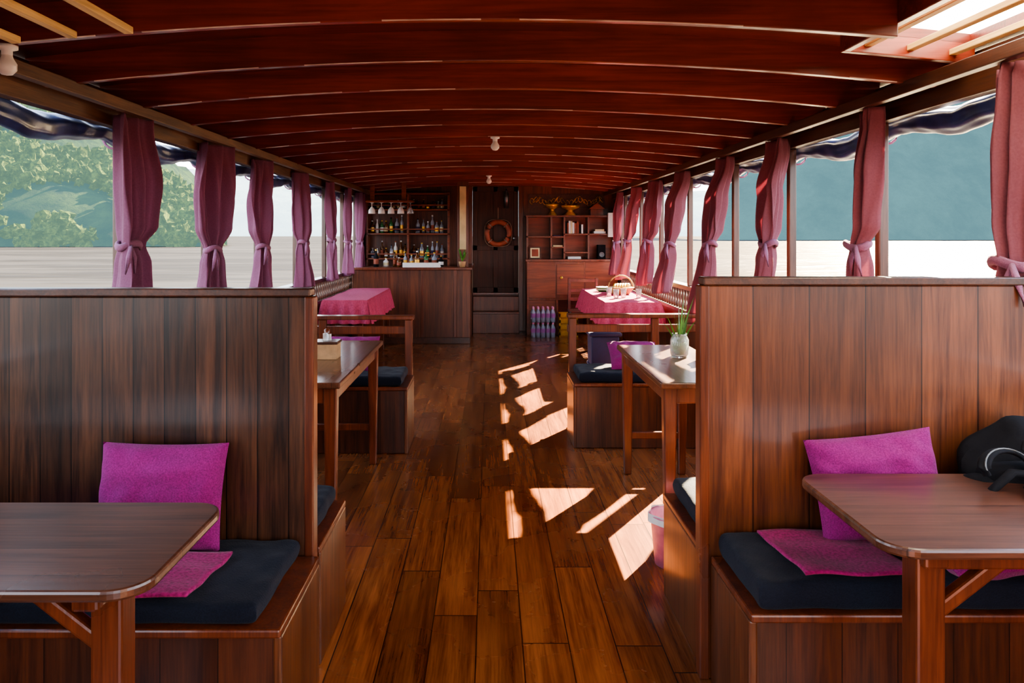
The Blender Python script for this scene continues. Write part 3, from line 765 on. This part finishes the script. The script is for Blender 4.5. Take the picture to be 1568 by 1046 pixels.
for nm, z, hs in (('liquor_bottles', 1.53, (0.18, 0.28)), ('liquor_bottles', 1.15, (0.14, 0.27)), ('liquor_bottles', 1.90, (0.09, 0.16))):
    o = Obj(nm); x = -1.82
    while x < -0.72:
        if not (-1.30 < x < -1.20): bottle(o, x, YE-0.12+random.uniform(-.05, .03), z, random.uniform(*hs), random.uniform(0.024, 0.036), random.choice([G_green, G_brown, G_blue, G_blue, M_white, G_brown]), random.choice([M_gold, M_white, M_black, M_orange]))
        x += random.uniform(0.06, 0.09)
    o.done()
o = Obj('counter_bottles'); x = -1.6
while x < -0.65:
    bottle(o, x, BY0+random.uniform(0.2, 0.36), 1.055, random.uniform(0.12, 0.26), random.uniform(0.024, 0.04), random.choice([G_green, G_brown, G_blue, M_black, M_white]), random.choice([M_gold, M_black, M_white]))
    x += random.uniform(0.07, 0.13)
o.done()
o = Obj('menu_tray'); o.box(-1.20, -0.68, BY0-0.02, BY0+0.12, 1.055, 1.07, M_paper); o.box(-1.20, -0.68, BY0-0.03, BY0-0.02, 1.055, 1.12, M_paper); o.done(bevel=0.003)
o = Obj('hanging_glass_rack')
for x in (-1.64, -1.20): o.box(x-0.03, x+0.03, BY0+0.12, BY0+0.15, 1.98, arch(x)+0.1, W_cab)
o.box(-1.72, -1.06, BY0+0.05, BY0+0.25, 1.955, 1.98, W_cab)
for i in range(5):
    x = -1.65+i*0.135
    o.lathe([(0.032, 1.955), (0.005, 1.945), (0.005, 1.90), (0.02, 1.885), (0.045, 1.85), (0.05, 1.80), (0.047, 1.80), (0.04, 1.85), (0, 1.89)], (x, BY0+0.15, 0), M_white if i < 4 else G_clear, 16)
o.done(bevel=0.002)
o = Obj('potted_plant')
px, py = -0.38, BY0+0.03
o.lathe([(0, 0), (0.035, 0), (0.05, 0.07), (0.053, 0.08), (0.045, 0.08), (0, 0.07)], (px, py, 1.055), M_tin, 18)
for i in range(12):
    a = i*0.53*2; L = random.uniform(0.12, 0.24)
    o.grid(lambda u, v: (px+0.09*math.cos(a)*v+(u-.5)*0.03*math.sin(v*3.1)*math.sin(a), py+0.07*math.sin(a)*v-(u-.5)*0.03*math.sin(v*3.1)*math.cos(a), 1.13+L*v-0.05*v*v), 3, 8, M_leaf)
o.done()

# right cabinet
o = Obj('shelf_cabinet')
CX0, CX1, CY0, CY1 = 0.56, 1.93, 11.15, 11.598
o.box(CX0, CX1, CY1-0.02, CY1, 0.0, 1.80, W_cab)
o.box(CX0, CX0+0.03, CY0, CY1, 0, 1.10, W_cab); o.box(CX1-0.03, CX1, CY0, CY1, 0, 1.10, W_cab)
o.box(CX0-0.02, CX1, CY0-0.03, CY1, 1.10, 1.135, W_leg)
o.box(CX0+0.03, 0.99, CY0, CY0+0.02, 0.55, 1.10, W_cab)
o.box(1.01, 1.42, CY0-0.01, CY0+0.015, 0.60, 1.06, W_cab); o.box(0.99, 1.44, CY0, CY0+0.02, 0.55, 1.10, W_leg)
o.box(1.44, CX1-0.03, CY0, CY0+0.02, 0.55, 1.10, W_cab); o.box(CX0+0.03, CX1-0.03, CY0, CY1, 0.52, 0.55, W_leg)
o.box(1.0, 1.03, CY0, CY1, 0, 0.52, W_cab); o.box(1.46, 1.49, CY0, CY1, 0, 0.52, W_cab)
o.box(1.49, CX1-0.03, CY0, CY0+0.02, 0.0, 0.52, W_cab); o.box(CX0+0.03, 1.0, CY0+0.02, CY0+0.04, 0, 0.52, W_cab)
o.lathe([(0, 0), (0.01, 0), (0.01, 0.015), (0.02, 0.02), (0.02, 0.035), (0, 0.04)], (0, 0, 0), M_gold, 12, T(1.08, CY0-0.01, 0.86, 90))
uy = CY0+0.18
for x in (CX0, 0.93, 1.13, 1.50, CX1-0.025): o.box(x, x+0.025, uy, CY1, 1.135, 1.80, W_leg)
o.box(CX0-0.01, CX1, uy-0.02, CY1, 1.775, 1.805, W_leg)
o.box(CX0, 1.13, uy, CY1, 1.46, 1.485, W_leg); o.box(1.13, 1.93, uy, CY1, 1.50, 1.525, W_leg); o.box(1.13, 1.50, uy, CY1, 1.22, 1.245, W_leg); o.box(0.93, 1.13, uy, CY1, 1.30, 1.32, W_leg)
o.done(bevel=0.003)
o = Obj('books')
x = 1.16; rb = random.Random(5)
while x < 1.42:
    w_ = rb.uniform(0.018, 0.035); h = rb.uniform(0.13, 0.2); o.box(x, x+w_, uy+0.04, uy+0.2, 0, h, rb.choice([M_paper, M_orange, M_blue, M_cream, M_black]), T(0, 0, 1.525)); x += w_+0.003
o.box(0.97, 1.09, uy+0.03, uy+0.2, 1.485, 1.50, M_blue)
o.box(1.6, 1.78, uy+0.03, uy+0.2, 1.525, 1.56, M_paper); o.box(1.62, 1.76, uy+0.04, uy+0.2, 1.56, 1.59, M_cream)
o.box(0.97, 1.12, uy+0.03, uy+0.2, 1.32, 1.345, M_cream); o.box(1.2, 1.4, uy+0.03, uy+0.2, 1.135, 1.17, M_paper)
o.done(bevel=0.002)
o = Obj('framed_picture')
M = T(0.69, uy-0.06, 1.135, -8)
o.box(-0.09, 0.09, 0, 0.015, 0, 0.19, W_dark, M); o.box(-0.07, 0.07, -0.003, 0, 0.02, 0.17, M_cream, M); o.box(-0.05, 0.05, -0.006, -0.003, 0.04, 0.15, M_orange, M); o.done(bevel=0.002)
o = Obj('black_speaker'); o.box(1.66, 1.78, uy+0.03, uy+0.15, 1.135, 1.35, M_black); o.lathe([(0.04, 0), (0.04, 0.01), (0.03, 0.004), (0, 0.004)], (0, 0, 0), M_grey, 16, T(1.72, uy+0.03, 1.2, 90)); o.done(bevel=0.006)
o = Obj('electrical_box'); o.box(1.80, 1.93, uy-0.10, uy-0.021, 1.47, 1.84, M_white); o.box(1.815, 1.915, uy-0.108, uy-0.10, 1.6, 1.8, M_paper); o.done(bevel=0.01)
def offering(x, r, h):
    o = Obj('offering_bowl')
    o.lathe([(0, 0), (r*0.75, 0), (r*0.7, 0.01), (r*0.3, h*0.3), (r*0.3, h*0.42), (r*0.9, h*0.62), (r, h*0.8), (r*0.95, h*0.82), (r*0.6, h*0.72), (0, h*0.68)], (x, uy+0.15, 1.805), M_gold, 24)
    for i in range(9):
        a = i*0.7; o.lathe([(0, 0), (0.02, 0.01), (0.022, 0.03), (0, 0.045)], (x+r*0.5*math.cos(a), uy+0.15+r*0.5*math.sin(a), 1.805+h*0.72), M_ban if i % 2 else M_orange, 8)
    o.done()
offering(0.97, 0.10, 0.22); offering(1.25, 0.15, 0.19)
o = Obj('spirit_house')
o.box(1.55, 1.75, uy+0.05, uy+0.2, 1.805, 1.90, W_leg)
o.add([(1.52, uy+0.03, 1.90), (1.78, uy+0.03, 1.90), (1.65, uy+0.03, 2.0), (1.52, uy+0.22, 1.90), (1.78, uy+0.22, 1.90), (1.65, uy+0.22, 2.0)], [(0, 1, 2), (3, 5, 4), (0, 2, 5, 3), (1, 4, 5, 2), (0, 3, 4, 1)], W_cab)
o.done(bevel=0.003)
o = Obj('carved_wall_panel')
o.box(0.60, 1.80, YE-0.02, YE, 1.92, 2.14, W_dark)
for i in range(24):
    t = i/23; x = 0.66+1.08*t
    th = [(x+0.03*math.cos(a), YE-0.024, 2.03+0.045*math.sin(a+i)+0.03*math.sin(i*0.9)) for a in np.linspace(0, 5, 10)]
    o.tube(th, 0.005, M_gold, 5)
o.done(bevel=0.003)
o = Obj('water_bottle_pack')
for lay in (0, 1):
    for i in range(5):
        for j in range(3):
            x = 0.64+i*0.072; y = 10.86+j*0.072; z = lay*0.22
            o.lathe([(0, 0), (0.033, 0), (0.034, 0.06), (0.031, 0.08), (0.034, 0.10), (0.034, 0.14), (0.014, 0.185), (0.014, 0.19), (0, 0.19)], (x, y, z), G_blue, 10)
            o.lathe([(0.035, 0.07), (0.035, 0.13)], (x, y, z), M_purp, 10)
            o.lathe([(0.016, 0.19), (0.016, 0.22), (0, 0.22)], (x, y, z), M_pinkpl, 8)
o.done()
o = Obj('yellow_crate')
for z in (0.02, 0.11, 0.20, 0.29):
    o.box(1.02, 1.30, 10.88, 10.895, z, z+0.055, M_yel); o.box(1.02, 1.30, 11.085, 11.10, z, z+0.055, M_yel)
    o.box(1.02, 1.035, 10.88, 11.10, z, z+0.055, M_yel); o.box(1.285, 1.30, 10.88, 11.10, z, z+0.055, M_yel)
for x in (1.02, 1.275):
    for y in (10.88, 11.075): o.box(x, x+0.025, y, y+0.025, 0, 0.345, M_yel)
o.box(1.04, 1.28, 10.90, 11.08, 0.0, 0.3, M_yel)
o.done(bevel=0.003)

# ceiling lamps
def lamp(x, y):
    o = Obj('ceiling_lamp')
    zt = arch(x)
    o.lathe([(0, 0.0), (0.035, 0.0), (0.035, -0.012), (0.018, -0.018), (0.018, -0.035), (0, -0.035)], (x, y, zt), M_white, 16)
    o.lathe([(0.016, -0.03), (0.02, -0.045), (0.032, -0.065), (0.032, -0.085), (0.018, -0.102), (0, -0.106)], (x, y, zt), M_white, 16)
    o.done()
yj = [2.57+0.61*i+0.018 for i in range(15)]
lamp(0.04, yj[5]); lamp(-0.01, yj[11]); lamp(-1.69, yj[0])
